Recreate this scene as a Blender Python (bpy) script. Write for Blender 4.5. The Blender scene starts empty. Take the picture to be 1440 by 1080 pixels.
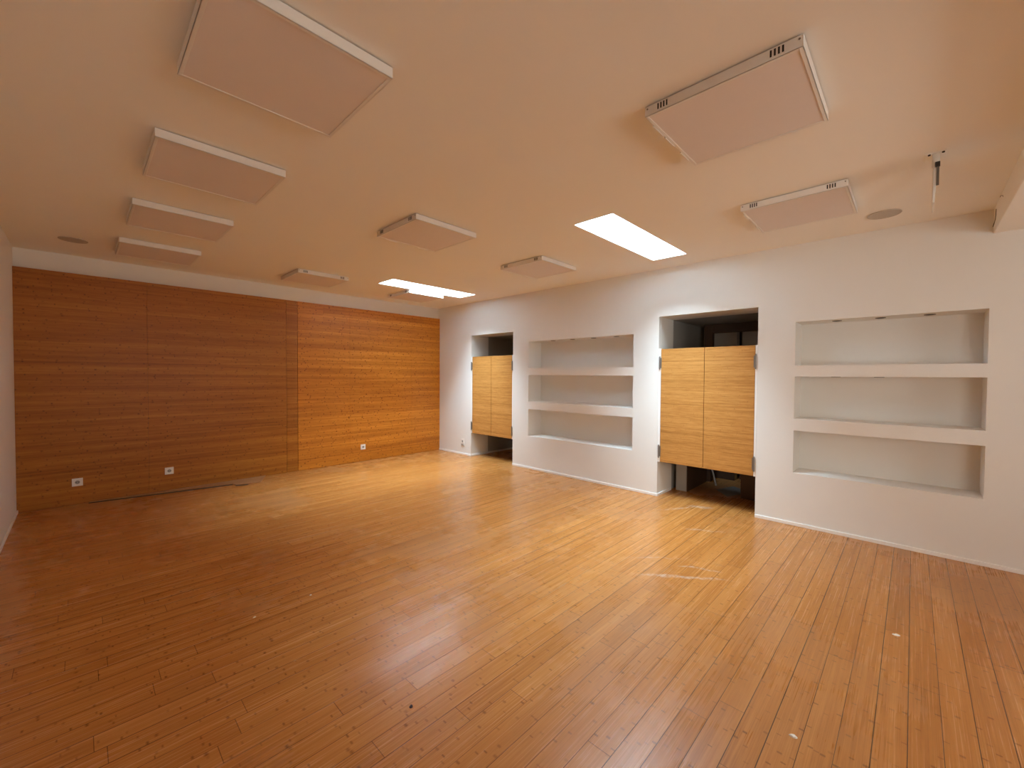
import bpy, bmesh, math, random
from mathutils import Matrix, Vector
random.seed(4)
SC = bpy.context.scene
COL = SC.collection

# ------------------------------------------------------------------ dimensions (metres)
H = 2.70            # ceiling height
W = 5.2355          # room width along the panelled wall
YB = -9.60          # rear wall behind the camera
BEAM_Y, BEAM_Z = -6.935, 2.52
OPEN_A = (-1.9433, -0.9229, 2.1258)     # y0, y1, top  (doorway near the corner)
OPEN_B = (-5.3818, -4.3408, 2.1375)     # y0, y1, top  (doorway between the niches)
NICHE_A = (-4.0134, -2.2734)
NICHE_B = (-6.9259, -5.7010)
TIERS_A = [(1.5469, 1.9523), (1.0325, 1.4386), (0.5060, 0.9180)]
TIERS_B = [(1.5450, 1.9607), (1.0330, 1.4386), (0.5108, 0.9175)]
NDEP = 0.30
WALL_T = 0.41
SKY_A = (-1.8805, -0.4300, -1.5331, -1.1407)   # x0, x1, y0, y1
SKY_B = (-1.8756, -0.4006, -4.8140, -4.4448)
SHAFT = 0.46

# ------------------------------------------------------------------ mesh helpers
def box_bm(bm, x0, x1, y0, y1, z0, z1):
    v = [bm.verts.new((x, y, z)) for x in (x0, x1) for y in (y0, y1) for z in (z0, z1)]
    for f in ((0,1,3,2),(4,6,7,5),(0,4,5,1),(2,3,7,6),(0,2,6,4),(1,5,7,3)):
        bm.faces.new([v[i] for i in f])

def cyl_bm(bm, c, axis, r0, r1, h, n=32):
    """frustum from c along axis ('x','y','z'), length h"""
    ring = []
    for k, r in ((0, r0), (h, r1)):
        vs = []
        for i in range(n):
            a = 2*math.pi*i/n; p, q = r*math.cos(a), r*math.sin(a)
            d = {'x': (k, p, q), 'y': (p, k, q), 'z': (p, q, k)}[axis]
            vs.append(bm.verts.new((c[0]+d[0], c[1]+d[1], c[2]+d[2])))
        ring.append(vs)
    for i in range(n):
        j = (i+1) % n
        bm.faces.new((ring[0][i], ring[0][j], ring[1][j], ring[1][i]))
    bm.faces.new(ring[0][::-1]); bm.faces.new(ring[1])

def ring_bm(bm, c, axis, ri, ro, h, n=40):
    """flat annulus with thickness"""
    loops = []
    for k, r in ((0, ri), (0, ro), (h, ro), (h, ri)):
        vs = []
        for i in range(n):
            a = 2*math.pi*i/n; p, q = r*math.cos(a), r*math.sin(a)
            d = {'x': (k, p, q), 'y': (p, k, q), 'z': (p, q, k)}[axis]
            vs.append(bm.verts.new((c[0]+d[0], c[1]+d[1], c[2]+d[2])))
        loops.append(vs)
    for a in range(4):
        b = (a+1) % 4
        for i in range(n):
            j = (i+1) % n
            bm.faces.new((loops[a][i], loops[a][j], loops[b][j], loops[b][i]))

def obj(name, bm, mat, parent=None, bevel=0.0, seg=2, smooth=False):
    bmesh.ops.recalc_face_normals(bm, faces=bm.faces)
    me = bpy.data.meshes.new(name); bm.to_mesh(me); bm.free()
    o = bpy.data.objects.new(name, me); COL.objects.link(o)
    if mat: me.materials.append(mat)
    if parent: o.parent = parent
    if smooth:
        for p in me.polygons: p.use_smooth = True
    if bevel:
        m = o.modifiers.new('bevel', 'BEVEL'); m.width = bevel; m.segments = seg
        m.limit_method = 'ANGLE'; m.angle_limit = math.radians(40)
    return o

def boxo(name, b, mat, parent=None, bevel=0.0, seg=2):
    bm = bmesh.new(); box_bm(bm, *b); return obj(name, bm, mat, parent, bevel, seg)

def struct(o, label=None, cat=None):
    o['kind'] = 'structure'
    if label: o['label'] = label
    if cat: o['category'] = cat
    return o

def tag(o, label, cat, group=None):
    o['label'] = label; o['category'] = cat
    if group: o['group'] = group
    return o

def thing(name, label, cat, loc=(0,0,0), rotz=0.0, group=None):
    o = bpy.data.objects.new(name, None); COL.objects.link(o)
    o.empty_display_size = 0.1
    o.location = loc; o.rotation_euler = (0, 0, rotz)
    return tag(o, label, cat, group)

def dup(root, loc, rotz, label, group=None):
    r = root.copy(); COL.objects.link(r); r.location = loc; r.rotation_euler = (0, 0, rotz)
    r['label'] = label
    if group: r['group'] = group
    for ch in list(root.children):
        c = ch.copy(); COL.objects.link(c); c.parent = r
        for g in list(ch.children):
            d = g.copy(); COL.objects.link(d); d.parent = c
    return r

def cut_boxes(name, base, holes, mat, bevel=0.0):
    """solid box minus boxes: built on a grid, only the outer skin is kept"""
    xs = sorted({base[0], base[1], *[v for h in holes for v in h[0:2] if base[0] < v < base[1]]})
    ys = sorted({base[2], base[3], *[v for h in holes for v in h[2:4] if base[2] < v < base[3]]})
    zs = sorted({base[4], base[5], *[v for h in holes for v in h[4:6] if base[4] < v < base[5]]})
    def solid(i, j, k):
        if not (0 <= i < len(xs)-1 and 0 <= j < len(ys)-1 and 0 <= k < len(zs)-1): return False
        c = ((xs[i]+xs[i+1])/2, (ys[j]+ys[j+1])/2, (zs[k]+zs[k+1])/2)
        return not any(h[0] < c[0] < h[1] and h[2] < c[1] < h[3] and h[4] < c[2] < h[5] for h in holes)
    bm = bmesh.new(); cache = {}
    def V(i, j, k):
        if (i, j, k) not in cache: cache[(i, j, k)] = bm.verts.new((xs[i], ys[j], zs[k]))
        return cache[(i, j, k)]
    for i in range(len(xs)-1):
        for j in range(len(ys)-1):
            for k in range(len(zs)-1):
                if not solid(i, j, k): continue
                if not solid(i-1,j,k): bm.faces.new((V(i,j,k),V(i,j,k+1),V(i,j+1,k+1),V(i,j+1,k)))
                if not solid(i+1,j,k): bm.faces.new((V(i+1,j,k),V(i+1,j+1,k),V(i+1,j+1,k+1),V(i+1,j,k+1)))
                if not solid(i,j-1,k): bm.faces.new((V(i,j,k),V(i+1,j,k),V(i+1,j,k+1),V(i,j,k+1)))
                if not solid(i,j+1,k): bm.faces.new((V(i,j+1,k),V(i,j+1,k+1),V(i+1,j+1,k+1),V(i+1,j+1,k)))
                if not solid(i,j,k-1): bm.faces.new((V(i,j,k),V(i,j+1,k),V(i+1,j+1,k),V(i+1,j,k)))
                if not solid(i,j,k+1): bm.faces.new((V(i,j,k+1),V(i+1,j,k+1),V(i+1,j+1,k+1),V(i,j+1,k+1)))
    bmesh.ops.dissolve_limit(bm, angle_limit=0.01, verts=bm.verts, edges=bm.edges)
    return obj(name, bm, mat, None, bevel, 2)

# ------------------------------------------------------------------ materials
class G:
    """small node-graph builder"""
    def __init__(s, name):
        s.m = bpy.data.materials.new(name); s.m.use_nodes = True
        s.t = s.m.node_tree; s.t.nodes.clear()
        s.out = s.t.nodes.new('ShaderNodeOutputMaterial')
        s.p = s.t.nodes.new('ShaderNodeBsdfPrincipled')
        s.t.links.new(s.p.outputs[0], s.out.inputs[0])
    def n(s, t, **k):
        nd = s.t.nodes.new(t)
        for a, b in k.items(): setattr(nd, a, b)
        return nd
    def set(s, sock, v):
        if isinstance(v, bpy.types.NodeSocket): s.t.links.new(v, sock)
        else: sock.default_value = v
    def math(s, op, a, b=0.0, c=0.0, clamp=False):
        nd = s.n('ShaderNodeMath', operation=op, use_clamp=clamp)
        s.set(nd.inputs[0], a); s.set(nd.inputs[1], b); s.set(nd.inputs[2], c)
        return nd.outputs[0]
    def comb(s, x, y, z=0.0):
        nd = s.n('ShaderNodeCombineXYZ')
        for i, v in enumerate((x, y, z)): s.set(nd.inputs[i], v)
        return nd.outputs[0]
    def rnd(s, a, b=0.0, c=0.0):
        nd = s.n('ShaderNodeTexWhiteNoise', noise_dimensions='3D')
        s.set(nd.inputs['Vector'], s.comb(a, b, c))
        return nd.outputs['Value']
    def noise(s, vec, scale, detail=3.0, rough=0.55):
        nd = s.n('ShaderNodeTexNoise', noise_dimensions='3D')
        s.set(nd.inputs['Vector'], vec); nd.inputs['Scale'].default_value = scale
        nd.inputs['Detail'].default_value = detail; nd.inputs['Roughness'].default_value = rough
        return nd.outputs['Fac']
    def mix(s, f, a, b, mode='MIX'):
        nd = s.n('ShaderNodeMix', data_type='RGBA', blend_type=mode)
        s.set(nd.inputs[0], f); s.set(nd.inputs[6], a); s.set(nd.inputs[7], b)
        return nd.outputs[2]
    def ramp(s, f, pts):
        nd = s.n('ShaderNodeValToRGB'); s.set(nd.inputs[0], f)
        e = nd.color_ramp.elements
        while len(e) < len(pts): e.new(0.5)
        for el, (p, c) in zip(e, pts): el.position = p; el.color = (*c, 1)
        return nd.outputs[0]
    def smooth(s, v, lo, hi):
        nd = s.n('ShaderNodeMapRange', interpolation_type='SMOOTHSTEP')
        s.set(nd.inputs[0], v); s.set(nd.inputs[1], lo); s.set(nd.inputs[2], hi)
        return nd.outputs[0]
    def pos(s):
        g = s.n('ShaderNodeNewGeometry'); sp = s.n('ShaderNodeSeparateXYZ')
        s.t.links.new(g.outputs['Position'], sp.inputs[0])
        return g, sp.outputs[0], sp.outputs[1], sp.outputs[2]

def rgb(c): return (c[0], c[1], c[2], 1.0)

def plain(name, col, rough=0.6, metal=0.0, spec=0.5, var=0.03, scale=9.0, bump=0.0, bscale=120.0):
    g = G(name)
    geo, x, y, z = g.pos()
    f = g.noise(geo.outputs['Position'], scale, 4)
    a = tuple(c*(1-var) for c in col); b = tuple(min(1, c*(1+var)) for c in col)
    g.set(g.p.inputs['Base Color'], g.mix(f, rgb(a), rgb(b)))
    g.p.inputs['Roughness'].default_value = rough
    g.p.inputs['Metallic'].default_value = metal
    g.p.inputs['Specular IOR Level'].default_value = spec
    if bump:
        bn = g.n('ShaderNodeBump'); bn.inputs['Strength'].default_value = bump; bn.inputs['Distance'].default_value = 0.002
        g.set(bn.inputs['Height'], g.noise(geo.outputs['Position'], bscale, 3))
        g.set(g.p.inputs['Normal'], bn.outputs[0])
    return g.m

def bamboo(name, along, across, plank, length, strip, dark, mid, light, rough=0.35, spec=0.4,
           tilt=0.0, gap=0.0, node_len=0.24, node_dark=0.5, tone=0.5, scuffs=False, seed=0.0, banding=0.6, node_w=1.0, grain_amt=0.75, dash=0.2):
    """bamboo boards: boards of width `plank` (random tone each), strips of width `strip` with growth nodes"""
    g = G(name)
    geo, X, Y, Z = g.pos()
    ax = {'X': X, 'Y': Y, 'Z': Z}
    u = g.math('ADD', ax[along], 40.0); v = g.math('ADD', ax[across], 40.0)
    # board rows and staggered board ends
    pr = g.math('DIVIDE', v, plank); pi = g.math('FLOOR', pr); pf = g.math('FRACT', pr)
    ou = g.math('MULTIPLY_ADD', g.rnd(pi, 3.1+seed), length, u)
    lr = g.math('DIVIDE', ou, length); li = g.math('FLOOR', lr); lf = g.math('FRACT', lr)
    ptone = g.rnd(pi, li, 7.7+seed)
    # strips
    sr = g.math('DIVIDE', v, strip); si = g.math('FLOOR', sr); sf = g.math('FRACT', sr)
    stone = g.rnd(si, li, 1.3+seed)
    # long grain
    gv = g.comb(g.math('MULTIPLY', u, 2.2), g.math('MULTIPLY', v, 170.0), g.math('MULTIPLY', si, 3.7))
    grain = g.noise(gv, 1.0, 4, 0.6)
    gv2 = g.comb(g.math('MULTIPLY', u, 0.55), g.math('MULTIPLY', v, 14.0), g.math('MULTIPLY', pi, 5.1))
    band = g.noise(gv2, 1.0, 3, 0.6)
    # growth nodes: one short dark bar per node_len along each strip at its own phase
    nl = g.math('MULTIPLY_ADD', g.rnd(si, 9.2+seed, li), 0.12, node_len)
    nr = g.math('ADD', g.math('DIVIDE', u, nl), g.rnd(si, 5.5+seed, li))
    ni = g.math('FLOOR', nr); nf = g.math('FRACT', nr)
    d = g.math('ABSOLUTE', g.math('SUBTRACT', nf, 0.5))
    wob = g.math('MULTIPLY', g.math('SUBTRACT', g.noise(g.comb(u, g.math('MULTIPLY', v, 60.0), 2.0), 12.0, 2), 0.5), 0.02)
    nodew = g.math('MULTIPLY_ADD', g.rnd(si, ni, 2.2), 0.014*node_w, 0.012*node_w)
    node = g.math('SUBTRACT', 1.0, g.smooth(g.math('ADD', d, wob), 0.0, nodew))
    within = g.smooth(g.math('ABSOLUTE', g.math('SUBTRACT', sf, 0.5)), 0.5, 0.34)
    node = g.math('MULTIPLY', g.math('MULTIPLY', node, within), g.math('GREATER_THAN', g.rnd(ni, si, 8.8+seed), 0.25))
    node = g.math('MULTIPLY', node, g.math('MULTIPLY_ADD', g.rnd(ni, si, 4.4), 0.7, 0.3))
    # tone
    t = g.math('MULTIPLY_ADD', g.math('SUBTRACT', ptone, 0.5), tone, 0.5)
    t = g.math('MULTIPLY_ADD', g.math('SUBTRACT', stone, 0.5), 0.28*banding, t)
    t = g.math('MULTIPLY_ADD', g.math('SUBTRACT', grain, 0.5), grain_amt, t)
    dsh = g.noise(g.comb(g.math('MULTIPLY', u, 9.0), g.math('MULTIPLY', v, 75.0), g.math('MULTIPLY', si, 2.3)), 1.0, 2, 0.6)
    t = g.math('MULTIPLY_ADD', g.math('SUBTRACT', dsh, 0.5), dash, t)
    t = g.math('MULTIPLY_ADD', g.math('SUBTRACT', band, 0.5), banding, t, clamp=True)
    c = g.ramp(t, [(0.0, dark), (0.5, mid), (1.0, light)])
    c = g.mix(g.math('MULTIPLY', node, node_dark), c, rgb((dark[0]*0.45, dark[1]*0.38, dark[2]*0.35)))
    rgh = g.math('MULTIPLY_ADD', g.math('SUBTRACT', grain, 0.5), 0.12, rough)
    h = g.math('MULTIPLY', grain, 0.05)
    if gap:
        e1 = g.math('MULTIPLY', g.math('MINIMUM', pf, g.math('SUBTRACT', 1.0, pf)), plank)
        e2 = g.math('MULTIPLY', g.math('MINIMUM', lf, g.math('SUBTRACT', 1.0, lf)), length)
        wj = g.math('MULTIPLY_ADD', g.rnd(pi, 1.9, 0.4), gap*1.3, gap*0.35)
        j1 = g.math('SUBTRACT', 1.0, g.smooth(e1, g.math('MULTIPLY', wj, 0.5), wj))
        j2 = g.math('SUBTRACT', 1.0, g.smooth(e2, gap*0.4, gap*1.1))
        j = g.math('MAXIMUM', j1, g.math('MULTIPLY', j2, 0.8))
        c = g.mix(g.math('MULTIPLY', j, 0.9), c, rgb((0.035, 0.014, 0.005)))
        h = g.math('SUBTRACT', h, j)
    if scuffs:
        # dried white scuff marks and dust near the middle of the floor
        msk = None
        for (cx, cy, ang, ln, wd, amt) in ((-1.80, -5.36, 2.2, 0.42, 0.020, 0.42), (-1.58, -5.40, 2.0, 0.20, 0.016, 0.4),
                                           (-1.62, -5.10, 2.3, 0.30, 0.010, 0.35), (-0.06, -4.86, 1.9, 0.16, 0.05, 0.45),
                                           (-0.30, -4.70, 2.6, 0.30, 0.03, 0.25), (-0.75, -5.15, 2.1, 0.22, 0.02, 0.3)):
            dx = g.math('SUBTRACT', X, cx); dy = g.math('SUBTRACT', Y, cy)
            a = g.math('ADD', g.math('MULTIPLY', dx, math.cos(ang)), g.math('MULTIPLY', dy, math.sin(ang)))
            b = g.math('SUBTRACT', g.math('MULTIPLY', dy, math.cos(ang)), g.math('MULTIPLY', dx, math.sin(ang)))
            b = g.math('ADD', b, g.math('MULTIPLY', g.math('SUBTRACT', g.noise(g.comb(X, Y, 0.0), 7.0, 2), 0.5), 0.09))
            r2 = g.math('ADD', g.math('POWER', g.math('ABSOLUTE', g.math('DIVIDE', a, ln)), 2.0),
                        g.math('POWER', g.math('ABSOLUTE', g.math('DIVIDE', b, wd)), 2.0))
            k = g.math('MULTIPLY', g.math('SUBTRACT', 1.0, g.smooth(r2, 0.1, 1.0)), amt)
            msk = k if msk is None else g.math('MAXIMUM', msk, k)
        brk = g.smooth(g.noise(g.comb(X, Y, 0.3), 45.0, 4, 0.7), 0.36, 0.62)
        msk = g.math('MULTIPLY', msk, brk)
        c = g.mix(msk, c, rgb((0.75, 0.68, 0.60)))
        # broad worn areas with a greyer, duller lacquer
        wear = g.smooth(g.noise(g.comb(X, Y, 5.0), 0.9, 4, 0.6), 0.48, 0.72)
        c = g.mix(g.math('MULTIPLY', wear, 0.16), c, rgb((0.42, 0.30, 0.20)))
        rgh = g.math('MULTIPLY_ADD', wear, 0.10, rgh)
    g.set(g.p.inputs['Base Color'], c)
    g.set(g.p.inputs['Roughness'], rgh)
    g.p.inputs['Specular IOR Level'].default_value = spec
    bn = g.n('ShaderNodeBump'); bn.inputs['Strength'].default_value = 0.6; bn.inputs['Distance'].default_value = 0.0012
    g.set(bn.inputs['Height'], h)
    if tilt:
        # every board lies at a very slightly different tilt
        tx = g.math('MULTIPLY', g.math('SUBTRACT', g.rnd(pi, li, 11.0), 0.5), tilt)
        ty = g.math('MULTIPLY', g.math('SUBTRACT', g.rnd(pi, li, 12.0), 0.5), tilt)
        va = g.n('ShaderNodeVectorMath', operation='ADD')
        g.t.links.new(geo.outputs['Normal'], va.inputs[0]); g.set(va.inputs[1], g.comb(tx, ty, 0.0))
        vn = g.n('ShaderNodeVectorMath', operation='NORMALIZE'); g.t.links.new(va.outputs[0], vn.inputs[0])
        g.t.links.new(vn.outputs[0], bn.inputs['Normal'])
    g.set(g.p.inputs['Normal'], bn.outputs[0])
    return g.m

def glass(name):
    g = G(name)
    g.t.nodes.remove(g.p)
    tr = g.n('ShaderNodeBsdfTransparent'); tr.inputs[0].default_value = (0.97, 0.985, 0.98, 1)
    gl = g.n('ShaderNodeBsdfGlossy'); gl.inputs['Roughness'].default_value = 0.02
    fr = g.n('ShaderNodeFresnel'); fr.inputs[0].default_value = 1.45
    mx = g.n('ShaderNodeMixShader')
    g.t.links.new(fr.outputs[0], mx.inputs[0]); g.t.links.new(tr.outputs[0], mx.inputs[1]); g.t.links.new(gl.outputs[0], mx.inputs[2])
    g.t.links.new(mx.outputs[0], g.out.inputs[0])
    return g.m

M = {}
M['plaster'] = plain('white_plaster', (0.77, 0.76, 0.73), 0.75, var=0.02, scale=3.0, bump=0.15, bscale=160)
M['ceiling'] = plain('white_ceiling_paint', (0.88, 0.865, 0.82), 0.85, spec=0.3, var=0.015, scale=2.0, bump=0.1, bscale=140)
M['shaft'] = plain('white_shaft_paint', (0.92, 0.93, 0.94), 0.7, var=0.01)
M['trim'] = plain('white_trim_paint', (0.86, 0.85, 0.83), 0.45, var=0.02)
M['floor'] = bamboo('bamboo_floor', 'X', 'Y', 0.1005, 1.28, 0.0201, (0.31, 0.112, 0.023), (0.50, 0.204, 0.049), (0.65, 0.310, 0.094),
                    rough=0.26, spec=0.5, tilt=0.03, dash=0.35, gap=0.0016, node_dark=0.75, node_len=0.16, tone=0.22, scuffs=True, banding=0.5, node_w=1.9, grain_amt=1.0)
WALLC = ((0.18, 0.050, 0.004), (0.355, 0.121, 0.011), (0.52, 0.213, 0.027))
M['wood_wall'] = bamboo('bamboo_wall_panel', 'X', 'Z', 0.24, 30.0, 0.019, *WALLC, rough=0.42, spec=0.3, dash=0.4, node_dark=0.7, node_len=0.16, tone=0.10, banding=0.85, node_w=2.6)
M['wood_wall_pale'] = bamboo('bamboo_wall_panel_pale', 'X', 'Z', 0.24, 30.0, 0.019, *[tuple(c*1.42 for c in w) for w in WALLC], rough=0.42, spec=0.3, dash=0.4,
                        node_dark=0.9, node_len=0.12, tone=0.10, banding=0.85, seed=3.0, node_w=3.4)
M['wood_strip'] = bamboo('bamboo_wall_strip', 'X', 'Z', 0.24, 30.0, 0.019, *WALLC, rough=0.42, spec=0.3, dash=0.4, node_dark=0.8, node_len=0.16, tone=0.10, banding=0.85, seed=6.0)
M['door_wood'] = bamboo('bamboo_door', 'Y', 'Z', 0.20, 30.0, 0.016, (0.27, 0.105, 0.020), (0.48, 0.222, 0.055), (0.64, 0.33, 0.10), rough=0.45, spec=0.35, dash=0.75,
                        node_dark=0.45, node_len=0.10, tone=0.15, banding=0.7, grain_amt=1.1)
M['door_edge'] = plain('door_edge_wood', (0.33, 0.17, 0.06), 0.6)
M['steel'] = plain('dark_hinge_steel', (0.25, 0.235, 0.22), 0.42, metal=0.7)
M['lamp_white'] = plain('white_lamp_metal', (0.80, 0.78, 0.75), 0.4, var=0.02)
M['diffuser'] = plain('lamp_diffuser', (0.76, 0.70, 0.68), 0.55, var=0.02)
M['dark'] = plain('dark_slot', (0.02, 0.018, 0.017), 0.8)
M['shadow_gap'] = plain('dark_joint_filler', (0.05, 0.022, 0.008), 0.8)
M['grille'] = plain('speaker_grille', (0.50, 0.46, 0.41), 0.6, var=0.12, scale=260)
M['plastic'] = plain('white_plastic', (0.82, 0.80, 0.77), 0.3, var=0.01)
M['socket'] = plain('grey_socket_insert', (0.33, 0.32, 0.30), 0.4)
M['paper'] = plain('white_scrap', (0.85, 0.82, 0.78), 0.8)
M['speck'] = plain('dark_crumb', (0.03, 0.02, 0.015), 0.8)
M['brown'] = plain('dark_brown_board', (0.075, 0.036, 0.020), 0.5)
M['grey_tile'] = plain('grey_tile', (0.30, 0.285, 0.26), 0.7, var=0.15, scale=20)
M['grey_metal'] = plain('grey_metal', (0.45, 0.45, 0.44), 0.4, metal=0.4)
M['bracket'] = plain('white_bracket', (0.66, 0.65, 0.62), 0.4)
M['clear'] = glass('clear_pane')
M['loose'] = bamboo('loose_wood_strip', 'X', 'Y', 0.30, 30.0, 0.02, (0.24, 0.10, 0.036), (0.37, 0.175, 0.070), (0.48, 0.25, 0.11), rough=0.42, spec=0.4, tone=0.2, banding=0.4)
M['spot_rim'] = plain('spotlight_rim', (0.10, 0.085, 0.07), 0.5)

# ------------------------------------------------------------------ the room
struct(boxo('floor', (-W-0.2, 2.6, YB-0.2, 0.25, -0.12, 0.0), M['floor']), 'worn orange-brown bamboo plank floor of the empty room', 'floor')

cl = cut_boxes('ceiling', (-W-0.2, 2.6, YB-0.2, 0.25, H, H+0.20),
               [(SKY_A[0], SKY_A[1], SKY_A[2], SKY_A[3], H-1, H+1), (SKY_B[0], SKY_B[1], SKY_B[2], SKY_B[3], H-1, H+1)], M['ceiling'])
struct(cl, 'flat white ceiling with square panel lights and two long skylights', 'ceiling')
bm = bmesh.new(); box_bm(bm, -W, 0.0, BEAM_Y-0.55, BEAM_Y, BEAM_Z, H+0.01)
beam = obj('beam', bm, M['ceiling'], cl, 0.004); beam['label'] = 'white dropped beam crossing the ceiling at the right'
# hairline cracks where the beam meets the wall and ceiling
def crack(pts, r):
    cu = bpy.data.curves.new('crack', 'CURVE'); cu.dimensions = '3D'; cu.bevel_depth = r; cu.bevel_resolution = 1
    s = cu.splines.new('POLY'); s.points.add(len(pts)-1)
    for p, q in zip(s.points, pts): p.co = (*q, 1)
    o = bpy.data.objects.new('crack', cu); COL.objects.link(o); cu.materials.append(M['shadow_gap']); o.parent = cl
    o['label'] = 'dark hairline crack'
crack([(-0.30, BEAM_Y+0.001, 2.697), (-0.36, BEAM_Y+0.002, 2.690), (-0.43, BEAM_Y+0.001, 2.668), (-0.45, BEAM_Y+0.001, 2.655)], 0.0014)
crack([(-0.13, BEAM_Y+0.001, 2.665), (-0.12, BEAM_Y+0.001, 2.63), (-0.10, BEAM_Y+0.001, 2.600), (-0.055, BEAM_Y+0.001, 2.590), (-0.003, BEAM_Y+0.004, 2.57)], 0.0022)

# skylights: shaft, frame, pane
for i, (s, lab) in enumerate(((SKY_A, 'long bright skylight in the ceiling near the wood-panelled wall'),
                              (SKY_B, 'long bright skylight in the ceiling above the wider pair of swing doors'))):
    x0, x1, y0, y1 = s; t = 0.03; zt = H+SHAFT; zb = H+0.001
    bm = bmesh.new()
    zb2 = H+0.20
    box_bm(bm, x0-t, x0, y0-t, y1+t, zb2, zt); box_bm(bm, x1, x1+t, y0-t, y1+t, zb2, zt)
    box_bm(bm, x0, x1, y0-t, y0, zb2, zt); box_bm(bm, x0, x1, y1, y1+t, zb2, zt)
    box_bm(bm, x0-0.0005, x0+0.004, y0, y1, zb, zt); box_bm(bm, x1-0.004, x1+0.0005, y0, y1, zb, zt)
    box_bm(bm, x0, x1, y0-0.0005, y0+0.004, zb, zt); box_bm(bm, x0, x1, y1-0.004, y1+0.0005, zb, zt)
    w = struct(obj('window_%d' % (i+1), bm, M['shaft']), lab, 'skylight')
    bm = bmesh.new()
    for b in ((x0, x0+0.03, y0, y1), (x1-0.03, x1, y0, y1), (x0, x1, y0, y0+0.03), (x0, x1, y1-0.03, y1)):
        box_bm(bm, *b, zt-0.05, zt-0.02)
    obj('frame', bm, M['trim'], w)
    bm = bmesh.new(); box_bm(bm, x0+0.004, x1-0.004, y0+0.004, y1-0.004, zt-0.020, zt-0.014)
    obj('pane', bm, M['clear'], w)

# wall with niches and doorways
holes = [(-1, 1, OPEN_A[0], OPEN_A[1], -1, OPEN_A[2]), (-1, 1, OPEN_B[0], OPEN_B[1], -1, OPEN_B[2])]
holes += [(-1, NDEP, NICHE_A[0], NICHE_A[1], a, b) for a, b in TIERS_A]
holes += [(-1, NDEP, NICHE_B[0], NICHE_B[1], a, b) for a, b in TIERS_B]
struct(cut_boxes('wall_right', (0, WALL_T, YB, 0.25, 0, H), holes, M['plaster'], 0.003),
       'white plaster wall with two doorways and two groups of three niches', 'wall')
WIN = (-9.35, -7.75); WZ = (0.30, 2.25)
struct(cut_boxes('wall_left', (-W-0.2, -W, YB, 0.25, 0, H), [(-W-1, -W+1, *WIN, *WZ)], M['plaster']), 'white plaster wall at the left edge', 'wall')

wb = struct(boxo('wall_back', (-W, 0, 0.05, 0.25, 0, H), M['plaster']), 'far wall clad in orange bamboo panels below a white band', 'wall')
seams = [-W, -4.218, -2.703, -2.549, -1.764, -0.617, 0.0]
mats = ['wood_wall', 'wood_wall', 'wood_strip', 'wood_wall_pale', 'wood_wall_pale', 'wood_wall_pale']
for k in range(6):
    a, b = seams[k], seams[k+1]
    g = 0.003 if k in (2,) else 0.0004
    g2 = 0.003 if k == 2 else 0.0004
    dpt = 0.0 if k != 2 else 0.004
    o = boxo('panel_strip' if k == 2 else 'wood_panel', (a+(g if k else 0), b-(g2 if k < 5 else 0), dpt, 0.05, 0.0, 2.5011), M[mats[k]], wb, 0.0015, 1)
    if k == 2: o['label'] = 'narrow vertical bamboo strip between dark joints'

# rear wall, and the big window of the left wall behind the camera (daylight from behind)
WINR = (-4.4, -1.2); WZR = (0.9, 2.2)
struct(cut_boxes('wall_front', (-W, 0.0, YB-0.2, YB, 0, H), [(*WINR, YB-1, YB+1, *WZR)], M['plaster']), 'white rear wall behind the camera', 'wall')
bm = bmesh.new(); x0, x1 = -W-0.13, -W-0.07
a, b = WIN
for q in ((a, a+0.06, *WZ), (b-0.06, b, *WZ), (a, b, WZ[0], WZ[0]+0.06), (a, b, WZ[1]-0.06, WZ[1]), ((a+b)/2-0.03, (a+b)/2+0.03, *WZ)):
    box_bm(bm, x0, x1, q[0], q[1], q[2], q[3])
w = struct(obj('window_3', bm, M['trim']), 'white framed window in the left wall behind the camera', 'window')
boxo('pane', (-W-0.103, -W-0.097, a+0.05, b-0.05, WZ[0]+0.05, WZ[1]-0.05), M['clear'], w)

bm = bmesh.new(); y0, y1 = YB-0.13, YB-0.07
a, b = WINR
for q in ((a, a+0.06, *WZR), (b-0.06, b, *WZR), (a, b, WZR[0], WZR[0]+0.06), (a, b, WZR[1]-0.06, WZR[1]), ((a+b)/2-0.03, (a+b)/2+0.03, *WZR)):
    box_bm(bm, q[0], q[1], y0, y1, q[2], q[3])
w = struct(obj('window_4', bm, M['trim']), 'wide white framed window in the rear wall behind the camera', 'window')
boxo('pane', (a+0.05, b-0.05, YB-0.103, YB-0.097, WZR[0]+0.05, WZR[1]-0.05), M['clear'], w)

# dark rooms behind the doorways
M['lobby'] = plain('shade_darkened_plaster', (0.36, 0.345, 0.32), 0.8)  # plaster colour darkened to stand in for the shade in these rooms
def shell(name, y0, y1, x1, z1, label):
    bm = bmesh.new(); t = 0.1
    box_bm(bm, WALL_T, x1, y1, y1+t, 0, z1+t); box_bm(bm, WALL_T, x1, y0-t, y0, 0, z1+t)
    box_bm(bm, x1, x1+t, y0-t, y1+t, 0, z1+t); box_bm(bm, WALL_T, x1, y0, y1, z1, z1+t)
    return struct(obj(name, bm, M['lobby']), label, 'wall')
shell('wall_corridor', -2.35, OPEN_A[1], 2.3, OPEN_A[2], 'dim shade-darkened walls of the passage behind the narrow swing doors')
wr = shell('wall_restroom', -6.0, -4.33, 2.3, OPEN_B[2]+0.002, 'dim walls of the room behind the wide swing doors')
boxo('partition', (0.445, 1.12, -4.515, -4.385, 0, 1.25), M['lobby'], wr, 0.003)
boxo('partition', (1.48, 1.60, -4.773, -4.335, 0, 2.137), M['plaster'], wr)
boxo('partition', (1.62, 1.74, -5.99, -4.80, 0, 2.137), M['plaster'], wr)
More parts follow.
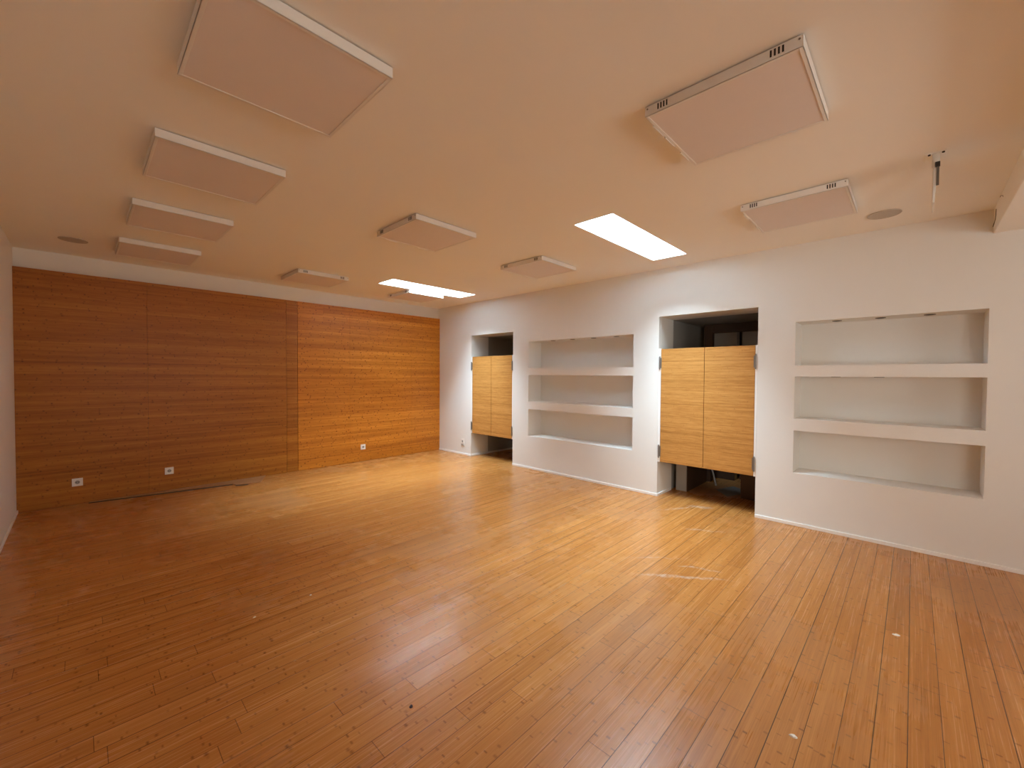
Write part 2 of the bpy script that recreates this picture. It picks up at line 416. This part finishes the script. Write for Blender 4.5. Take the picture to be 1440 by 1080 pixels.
for b in ((0.455, 1.12, -4.521, -4.516, 0, 1.24), (1.470, 1.479, -4.773, -4.335, 0, 1.30), (1.610, 1.619, -5.99, -4.80, 0, 1.30), (1.22, 2.28, -4.340, -4.331, 0, 1.30), (1.125, 1.13, -4.52, -4.38, 0, 1.24)):
    k = boxo('shade_panel', b, M['brown'], wr); k['label'] = 'dark panel added for the shade low on the wall'  # added dark sheets standing in for the shade low behind the doors
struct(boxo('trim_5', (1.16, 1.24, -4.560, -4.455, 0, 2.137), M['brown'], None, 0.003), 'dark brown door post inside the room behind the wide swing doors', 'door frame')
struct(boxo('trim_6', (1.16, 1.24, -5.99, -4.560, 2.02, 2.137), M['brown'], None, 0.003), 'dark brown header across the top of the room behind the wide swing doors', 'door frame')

# baseboards
bm = bmesh.new()
bh, bt = 0.032, 0.011
box_bm(bm, -bt, 0, OPEN_A[1], -0.001, 0, bh)
box_bm(bm, -bt, 2.29, OPEN_A[1]-bt, OPEN_A[1], 0, bh)
box_bm(bm, -bt, 0, OPEN_B[1], OPEN_A[0]+0.0, 0, bh)
box_bm(bm, -bt, WALL_T-0.02, OPEN_B[1]-bt, OPEN_B[1], 0, bh)
box_bm(bm, -bt, 0, YB, OPEN_B[0], 0, bh)
struct(obj('baseboard_right', bm, M['trim'], None, 0.002, 1), 'low white baseboard along the niche wall', 'baseboard')
struct(boxo('baseboard_left', (-W, -W+bt, YB, -0.001, 0, bh), M['trim'], None, 0.002, 1), 'low white baseboard along the left wall', 'baseboard')

# white hinge posts beside the swing doors
def posts(n, o, d):
    (oy0, oy1), (dy0, dy1, z0, z1) = o, d
    struct(boxo('trim_%d' % n, (0.0005, 0.06, dy1+0.003, oy1-0.0005, z0-0.003, z1+0.003), M['trim'], None, 0.002), 'white hinge post at the left of the %s swing doors' % ('narrow' if n == 1 else 'wide'), 'door post')
    struct(boxo('trim_%d' % (n+1), (0.0005, 0.06, oy0+0.0005, dy0-0.003, z0-0.003, z1+0.003), M['trim'], None, 0.002), 'white hinge post at the right of the %s swing doors' % ('narrow' if n == 1 else 'wide'), 'door post')
DA = (-1.9215, -0.9541, 0.4173, 1.7543); DB = (-5.3590, -4.3722, 0.4177, 1.7546)
posts(1, OPEN_A[:2], DA); posts(3, OPEN_B[:2], DB)

def leaf(n, ya, yb, z0, z1, hinge_y, sgn, label):
    d = struct(boxo('door_%d' % n, (0.002, 0.032, ya, yb, z0, z1), M['door_wood'], None, 0.0015, 1), label, 'swing door')
    for zc in (z0+0.125, z1-0.165):
        bm = bmesh.new()
        cyl_bm(bm, (-0.008, hinge_y, zc-0.068), 'z', 0.009, 0.009, 0.136, 20)
        cyl_bm(bm, (-0.008, hinge_y, zc-0.078), 'z', 0.006, 0.0085, 0.010, 16)
        cyl_bm(bm, (-0.008, hinge_y, zc+0.068), 'z', 0.0085, 0.006, 0.010, 16)
        box_bm(bm, -0.001, 0.0025, hinge_y-0.004 if sgn > 0 else hinge_y-0.020, hinge_y+0.020 if sgn > 0 else hinge_y+0.004, zc-0.06, zc+0.06)
        h = obj('hinge', bm, M['steel'], d); h['label'] = 'dark steel spring hinge'
    return d
leaf(1, -1.4352, DA[1], DA[2], DA[3], DA[1]+0.014, -1, 'left leaf of the narrow bamboo swing doors near the corner')
leaf(2, DA[0], -1.4395, DA[2], DA[3], DA[0]-0.008, 1, 'right leaf of the narrow bamboo swing doors near the corner')
leaf(3, -4.8608, DB[1], DB[2], DB[3], DB[1]+0.014, -1, 'left leaf of the wide bamboo swing doors between the niches')
leaf(4, DB[0], -4.8652, DB[2], DB[3], DB[0]-0.008, 1, 'right leaf of the wide bamboo swing doors between the niches')

# ------------------------------------------------------------------ ceiling lights
S, T = 0.620, 0.050
def make_light(label, vents):
    r = thing('ceiling_light', label, 'ceiling light', group='square panel lights on the ceiling')
    h = S/2; lip = 0.016
    bm = bmesh.new()
    for b in ((-h, h, -h, -h+0.004), (-h, h, h-0.004, h), (-h, -h+0.004, -h+0.004, h-0.004), (h-0.004, h, -h+0.004, h-0.004)):
        box_bm(bm, *b, -T, -0.005)
    for b in ((-h, h, -h, -h+lip), (-h, h, h-lip, h), (-h, -h+lip, -h+lip, h-lip), (h-lip, h, -h+lip, h-lip)):
        box_bm(bm, *b, -T, -T+0.003)
    obj('frame', bm, M['lamp_white'], r, 0.0012, 1)
    boxo('diffuser', (-h+0.006, h-0.006, -h+0.006, h-0.006, -T+0.0031, -T+0.006), M['diffuser'], r)
    boxo('back_plate', (-h+0.012, h-0.012, -h+0.012, h-0.012, -0.012, -0.0003), M['lamp_white'], r)
    if vents:
        for c in (0.225, -0.225):
            for k in range(4):
                yy = c + (k-1.5)*0.0135
                v = boxo('vent_slot', (-h-0.0012, -h+0.001, yy-0.0032, yy+0.0032, -0.038, -0.012), M['dark'], r)
                v['label'] = 'dark vent slot'
        for yy in (0.297, -0.297):
            bm = bmesh.new(); cyl_bm(bm, (-h-0.0015, yy, -0.018), 'x', 0.004, 0.004, 0.002, 12)
            s = obj('screw', bm, M['steel'], r); s['label'] = 'small dark screw'
    return r
LA, LB = 'a', 'b'
lights = [
 (-4.172, -4.648, 0, 0, 'panel light nearest the camera at top left, cut by the top of the photo'),
 (-4.181, -3.388, 0, 0, 'second panel light down the left-hand row, below the one cut by the photo'),
 (-4.187, -2.145, 0, 0, 'third panel light down the left-hand row'),
 (-4.199, -0.889, 0, 0, 'panel light in the left corner beside the round speaker above the wood wall'),
 (-2.626, -3.395, 0, 1, 'panel light alone in the middle of the ceiling'),
 (-2.639, -0.892, math.pi/2, 1, 'panel light over the middle of the wood wall, vents facing the camera'),
 (-1.076, -3.378, 0, 1, 'panel light between the two skylights'),
 (-1.066, -0.818, 0, 1, 'panel light overlapping the far skylight, with a bright side edge'),
 (-2.601, -5.900, 0, 1, 'large-looking panel light at upper right with clear vent slots'),
 (-1.062, -5.891, 0, 1, 'panel light at right beside the round ceiling speaker and hanging bracket'),
]
proto = {}
for (x, y, rz, v, lab) in lights:
    if v not in proto:
        proto[v] = make_light(lab, v); proto[v].location = (x, y, H); proto[v].rotation_euler = (0, 0, rz); o = proto[v]
    else:
        o = dup(proto[v], (x, y, H), rz, lab)
    if (x, y) in ((-2.626, -3.395), (-2.601, -5.900)):
        # bright slivers added as small white strips along the lower far edge
        for c in ((-0.165, 0.165) if x == -2.626 else (-0.03,)):
            k = boxo('clip', (c-0.055, c+0.055, S/2-0.002, S/2+0.004, -T-0.004, -T+0.012), M['plastic'], o)
            k['label'] = 'thin white strip on the edge'

# round ceiling speakers
def speaker(loc, label):
    r = thing('ceiling_speaker', label, 'ceiling speaker', loc, group='round ceiling speakers')
    bm = bmesh.new(); ring_bm(bm, (0, 0, -0.007), 'z', 0.091, 0.102, 0.0068); obj('rim', bm, M['grille'], r, 0.002, 1)
    bm = bmesh.new(); cyl_bm(bm, (0, 0, -0.0055), 'z', 0.0905, 0.0912, 0.005, 48); obj('grille', bm, M['grille'], r)
    return r
sp = speaker((-4.804, -0.739, H), 'round brownish flush speaker in the ceiling in the left corner')
dup(sp, (-0.437, -6.337, H), 0, 'round brownish flush speaker in the ceiling at right, beside the hanging bracket')

# hanging bracket (edge-on plate)
b = thing('ceiling_bracket', 'thin white plate hanging edge-on from the ceiling at upper right, with a dark clip', 'ceiling bracket', (-1.378, -6.590, H))
boxo('base_plate', (-0.05, 0.05, -0.044, 0.044, -0.005, -0.0005), M['ceiling'], b, 0.002)
boxo('holder', (-0.045, 0.045, -0.018, 0.014, -0.055, -0.005), M['bracket'], b, 0.003)
bm = bmesh.new()
vs = [bm.verts.new(p) for p in ((-0.10,-0.011,-0.05),(0.10,-0.011,-0.05),(0.10,0.009,-0.05),(-0.10,0.009,-0.05),
                                (-0.10,0.001,-0.295),(0.10,0.001,-0.295),(0.10,0.009,-0.295),(-0.10,0.009,-0.295))]
for f in ((0,1,2,3),(4,7,6,5),(0,4,5,1),(1,5,6,2),(2,6,7,3),(3,7,4,0)): bm.faces.new([vs[i] for i in f])
obj('plate', bm, M['bracket'], b, 0.0015)
c = boxo('clip', (-0.112, -0.098, -0.017, 0.003, -0.105, -0.078), M['dark'], b, 0.002); c['label'] = 'black clip'
c = boxo('channel', (-0.106, -0.097, -0.014, -0.003, -0.205, -0.105), M['spot_rim'], b); c['label'] = 'dark channel down the plate edge'
bm = bmesh.new(); cyl_bm(bm, (-0.040, -0.030, -0.0105), 'z', 0.006, 0.006, 0.006, 12); c = obj('screw', bm, M['dark'], b); c['label'] = 'dark screw'
bm = bmesh.new(); cyl_bm(bm, (-0.040, 0.026, -0.0105), 'z', 0.006, 0.006, 0.006, 12); c = obj('screw', bm, M['dark'], b); c['label'] = 'dark screw'

# recessed spotlights under the niche tops
def spot(loc, label, group):
    r = thing('niche_spotlight', label, 'spotlight', loc, group=group)
    bm = bmesh.new(); ring_bm(bm, (0, 0, -0.004), 'z', 0.026, 0.036, 0.0038); obj('rim', bm, M['spot_rim'], r)
    bm = bmesh.new(); cyl_bm(bm, (0, 0, -0.002), 'z', 0.0255, 0.0255, 0.0018, 24); obj('lens', bm, M['dark'], r)
    return r
s0 = None
names4 = ('leftmost', 'second from left', 'third from left', 'rightmost')
names3 = ('left-hand', 'middle', 'right-hand')
def add_spot(loc, lab, grp):
    global s0
    if s0 is None: s0 = spot(loc, lab, grp)
    else: dup(s0, loc, 0, lab, grp)
for k, y in enumerate((-2.67, -3.02, -3.37, -3.72)):
    add_spot((0.10, y, TIERS_A[0][1]), 'tiny dark round spotlight under the top of the far niches, %s of four' % names4[k], 'spotlights in the far top niche')
for k, y in enumerate((-6.00, -6.305, -6.612)):
    add_spot((0.14, y, TIERS_B[0][1]), 'tiny dark round spotlight under the top of the near niches, %s one' % names3[k], 'spotlights in the near top niche')
for k, y in enumerate((-6.00, -6.305)):
    add_spot((0.14, y, TIERS_B[1][1]), 'tiny dark round spotlight under the upper shelf of the near niches, %s one' % ('left-hand', 'right-hand')[k], 'spotlights in the near middle niche')

# ------------------------------------------------------------------ sockets
def outlet(label, loc, rotz):
    """built facing -y, centred on the wall face"""
    r = thing('wall_socket', label, 'socket', loc, rotz, 'white wall sockets')
    bm = bmesh.new(); box_bm(bm, -0.042, 0.042, -0.010, -0.0002, -0.042, 0.042); obj('plate', bm, M['plastic'], r, 0.003)
    bm = bmesh.new(); ring_bm(bm, (0, -0.0125, 0), 'y', 0.0195, 0.024, 0.003, 32); obj('rim', bm, M['plastic'], r)
    bm = bmesh.new(); cyl_bm(bm, (0, -0.0108, 0), 'y', 0.0196, 0.0196, 0.001, 32)
    k = obj('socket_insert', bm, M['socket'], r); k['label'] = 'grey round socket insert'
    bm = bmesh.new()
    for x in (-0.0095, 0.0095): cyl_bm(bm, (x, -0.0118, 0), 'y', 0.0034, 0.0034, 0.001, 12)
    k = obj('pin_holes', bm, M['dark'], r); k['label'] = 'two dark pin holes'
    return r
oz = 0.243
o1 = outlet('square white socket on the wood wall, nearest the left corner', (-4.806, 0, oz), 0)
dup(o1, (-4.030, 0, oz), 0, 'square white socket on the wood wall above the loose floor strip')
dup(o1, (-1.545, 0, 0.237), 0, 'square white socket on the right half of the wood wall')
o4 = dup(o1, (0, -0.703, 0.243), -math.pi/2, 'white socket on the plaster wall left of the narrow swing doors')
k = boxo('lower_insert', (-0.036, 0.036, -0.012, -0.0002, -0.078, -0.045), M['socket'], o4, 0.002); k['label'] = 'grey box under the socket'

# ------------------------------------------------------------------ loose strip along the wood wall
fs = thing('floor_strip', 'loose wedge-shaped wooden strip on the floor along the base of the wood wall', 'floor strip', (0, 0, 0))
bm = bmesh.new(); th = 0.009
out = [(-4.72, -0.003), (-4.122, -0.096), (-3.618, -0.172), (-3.418, -0.205), (-3.400, -0.292), (-3.27, -0.335), (-3.13, -0.345), (-2.98, -0.003)]
top = [bm.verts.new((x, y, th)) for x, y in out]; bot = [bm.verts.new((x, y, 0.0002)) for x, y in out]
bm.faces.new(top); bm.faces.new(bot[::-1])
for i in range(len(out)):
    j = (i+1) % len(out); bm.faces.new((bot[i], bot[j], top[j], top[i]))
obj('strip', bm, M['loose'], fs)
bm = bmesh.new()
for (a, c) in zip(out[:5], out[1:6]):
    d = Vector((c[0]-a[0], c[1]-a[1])); nrm = Vector((d.y, -d.x)).normalized()
    if nrm.y > 0: nrm = -nrm
    if abs(d.x) < 0.05: nrm = Vector((1, 0))
    w = 0.045
    q = [(a[0], a[1]), (c[0], c[1]), (c[0]+nrm.x*w, c[1]+nrm.y*w), (a[0]+nrm.x*w, a[1]+nrm.y*w)]
    lo = [bm.verts.new((x, y, 0.0003)) for x, y in q]; hi = [bm.verts.new((x, y, 0.0012)) for x, y in q]
    bm.faces.new(hi)
    for i in range(4):
        j = (i+1) % 4; bm.faces.new((lo[i], lo[j], hi[j], hi[i]))
k = obj('gap', bm, M['dark'], fs); k['label'] = 'dark open joint along the strip'

# ------------------------------------------------------------------ crumbs on the floor
def scrap(name, loc, size, mat, label, cat, rz, group=None):
    bm = bmesh.new(); rr = random.Random(hash(label) % 1000 if False else int(abs(loc[0])*1000))
    n = 9; L, Wd, Hh = size
    base = []; topv = []
    for i in range(n):
        a = 2*math.pi*i/n; f = rr.uniform(0.75, 1.1)
        p = Matrix.Rotation(rz, 3, 'Z') @ Vector((L*f*math.cos(a), Wd*f*math.sin(a), 0))
        base.append(bm.verts.new((p.x, p.y, 0.0003)))
        topv.append(bm.verts.new((p.x*0.7, p.y*0.7, Hh*rr.uniform(0.6, 1.2))))
    bm.faces.new(topv); bm.faces.new(base[::-1])
    for i in range(n):
        j = (i+1) % n; bm.faces.new((base[i], base[j], topv[j], topv[i]))
    o = obj(name, bm, mat); o.location = loc
    return tag(o, label, cat, group)
scrap('paint_chip', (-1.631, -6.480, 0), (0.019, 0.009, 0.006), M['paper'], 'small white chip on the floor at right, farther from the camera', 'chip', -1.2, 'bits lying on the floor')
scrap('paint_chip', (-2.811, -6.206, 0), (0.017, 0.010, 0.007), M['paper'], 'small white chip on the floor near the bottom edge at right', 'chip', -1.6, 'bits lying on the floor')
scrap('crumb', (-3.793, -4.990, 0), (0.010, 0.008, 0.006), M['speck'], 'tiny black crumb on the floor near the bottom centre', 'crumb', 0.3, 'bits lying on the floor')
scrap('paint_chip', (-3.748, -3.738, 0), (0.009, 0.006, 0.004), M['paper'], 'tiny pale speck on the floor left of centre, the farther of two', 'chip', 0.5, 'bits lying on the floor')
scrap('paint_chip', (-4.073, -3.759, 0), (0.009, 0.006, 0.004), M['paper'], 'tiny pale speck on the floor left of centre, the nearer of two', 'chip', 0.2, 'bits lying on the floor')

# ------------------------------------------------------------------ things glimpsed under the wide doors
bm = bmesh.new()
vs = [(0.58, -4.95), (0.80, -4.75), (1.13, -4.86), (0.98, -5.10)]
lo = [bm.verts.new((x, y, 0.0005)) for x, y in vs]; hi = [bm.verts.new((x, y, 0.004)) for x, y in vs]
bm.faces.new(hi); bm.faces.new(lo[::-1])
for i in range(4):
    j = (i+1) % 4; bm.faces.new((lo[i], lo[j], hi[j], hi[i]))
tag(obj('floor_tile', bm, M['grey_tile'], None, 0.001), 'grey slab lying on the dark floor behind the wide swing doors', 'slab')
bm = bmesh.new(); cyl_bm(bm, (0, 0, 0.0), 'z', 0.012, 0.012, 1.1, 16)
p = obj('pole', bm, M['grey_metal'], None, 0, smooth=False); p.location = (1.02, -4.68, 0.002); p.rotation_euler = (math.radians(-14), 0, 0)
tag(p, 'thin grey pole leaning in the dark behind the wide swing doors', 'pole')
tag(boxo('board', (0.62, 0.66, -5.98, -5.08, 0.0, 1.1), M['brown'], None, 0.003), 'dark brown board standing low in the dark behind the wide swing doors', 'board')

# ------------------------------------------------------------------ light: sky through the skylights, windows behind the camera
def area(name, loc, rot, sx, sy, radiance, col):
    l = bpy.data.lights.new(name, 'AREA'); l.shape = 'RECTANGLE'; l.size = sx; l.size_y = sy
    l.energy = radiance*math.pi*sx*sy; l.color = col
    o = bpy.data.objects.new(name, l); COL.objects.link(o); o.location = loc; o.rotation_euler = rot
    return o
SKYC = (0.68, 0.86, 1.0)
for nm, s, L in (('sky_light', SKY_A, 46.0), ('sky_light', SKY_B, 41.0)):
    area(nm, ((s[0]+s[1])/2, (s[2]+s[3])/2, H+SHAFT+0.01), (0, 0, 0), s[1]-s[0]+0.04, s[3]-s[2]+0.04, L, SKYC)
area('window_light', (-W-0.24, sum(WIN)/2, sum(WZ)/2), (0, math.radians(-90), 0), WZ[1]-WZ[0], WIN[1]-WIN[0], 1.5, (1.0, 0.81, 0.60))
area('window_light', (sum(WINR)/2, YB-0.24, sum(WZR)/2), (math.radians(90), 0, 0), WINR[1]-WINR[0], WZR[1]-WZR[0], 1.3, (1.0, 0.81, 0.60))

w = bpy.data.worlds.new('sky'); SC.world = w; w.use_nodes = True
nt = w.node_tree; bg = nt.nodes['Background']
bg.inputs[0].default_value = (0.80, 0.90, 1.0, 1); bg.inputs[1].default_value = 1.0

# ------------------------------------------------------------------ camera
cam = bpy.data.cameras.new('camera'); co = bpy.data.objects.new('camera', cam); COL.objects.link(co)
yaw, pitch, roll = 0.8033, -0.0207, 0.0061
fw = Vector((math.sin(yaw)*math.cos(pitch), math.cos(yaw)*math.cos(pitch), math.sin(pitch)))
rt = Vector((math.cos(yaw), -math.sin(yaw), 0)); up = rt.cross(fw)
rt2 = math.cos(roll)*rt + math.sin(roll)*up; up2 = -math.sin(roll)*rt + math.cos(roll)*up
m = Matrix((rt2, up2, -fw)).transposed().to_4x4(); m.translation = Vector((-4.7672, -6.5230, 1.4327))
co.matrix_world = m
cam.sensor_fit = 'HORIZONTAL'; cam.sensor_width = 36.0; cam.lens = 36.0*584.886/1440.0
cam.clip_start = 0.02
SC.camera = co

vs_ = SC.view_settings
SC.display_settings.display_device = 'sRGB'
vs_.view_transform = 'Standard'; vs_.look = 'None'; vs_.gamma = 1.0; vs_.use_curve_mapping = False
vs_.exposure = 1.66
SC.cycles.max_bounces = 14; SC.cycles.diffuse_bounces = 10; SC.cycles.glossy_bounces = 4; SC.cycles.transparent_max_bounces = 12
SC.cycles.caustics_reflective = False; SC.cycles.caustics_refractive = False
SC.cycles.sample_clamp_indirect = 4.0
SC.cycles.use_denoising = True
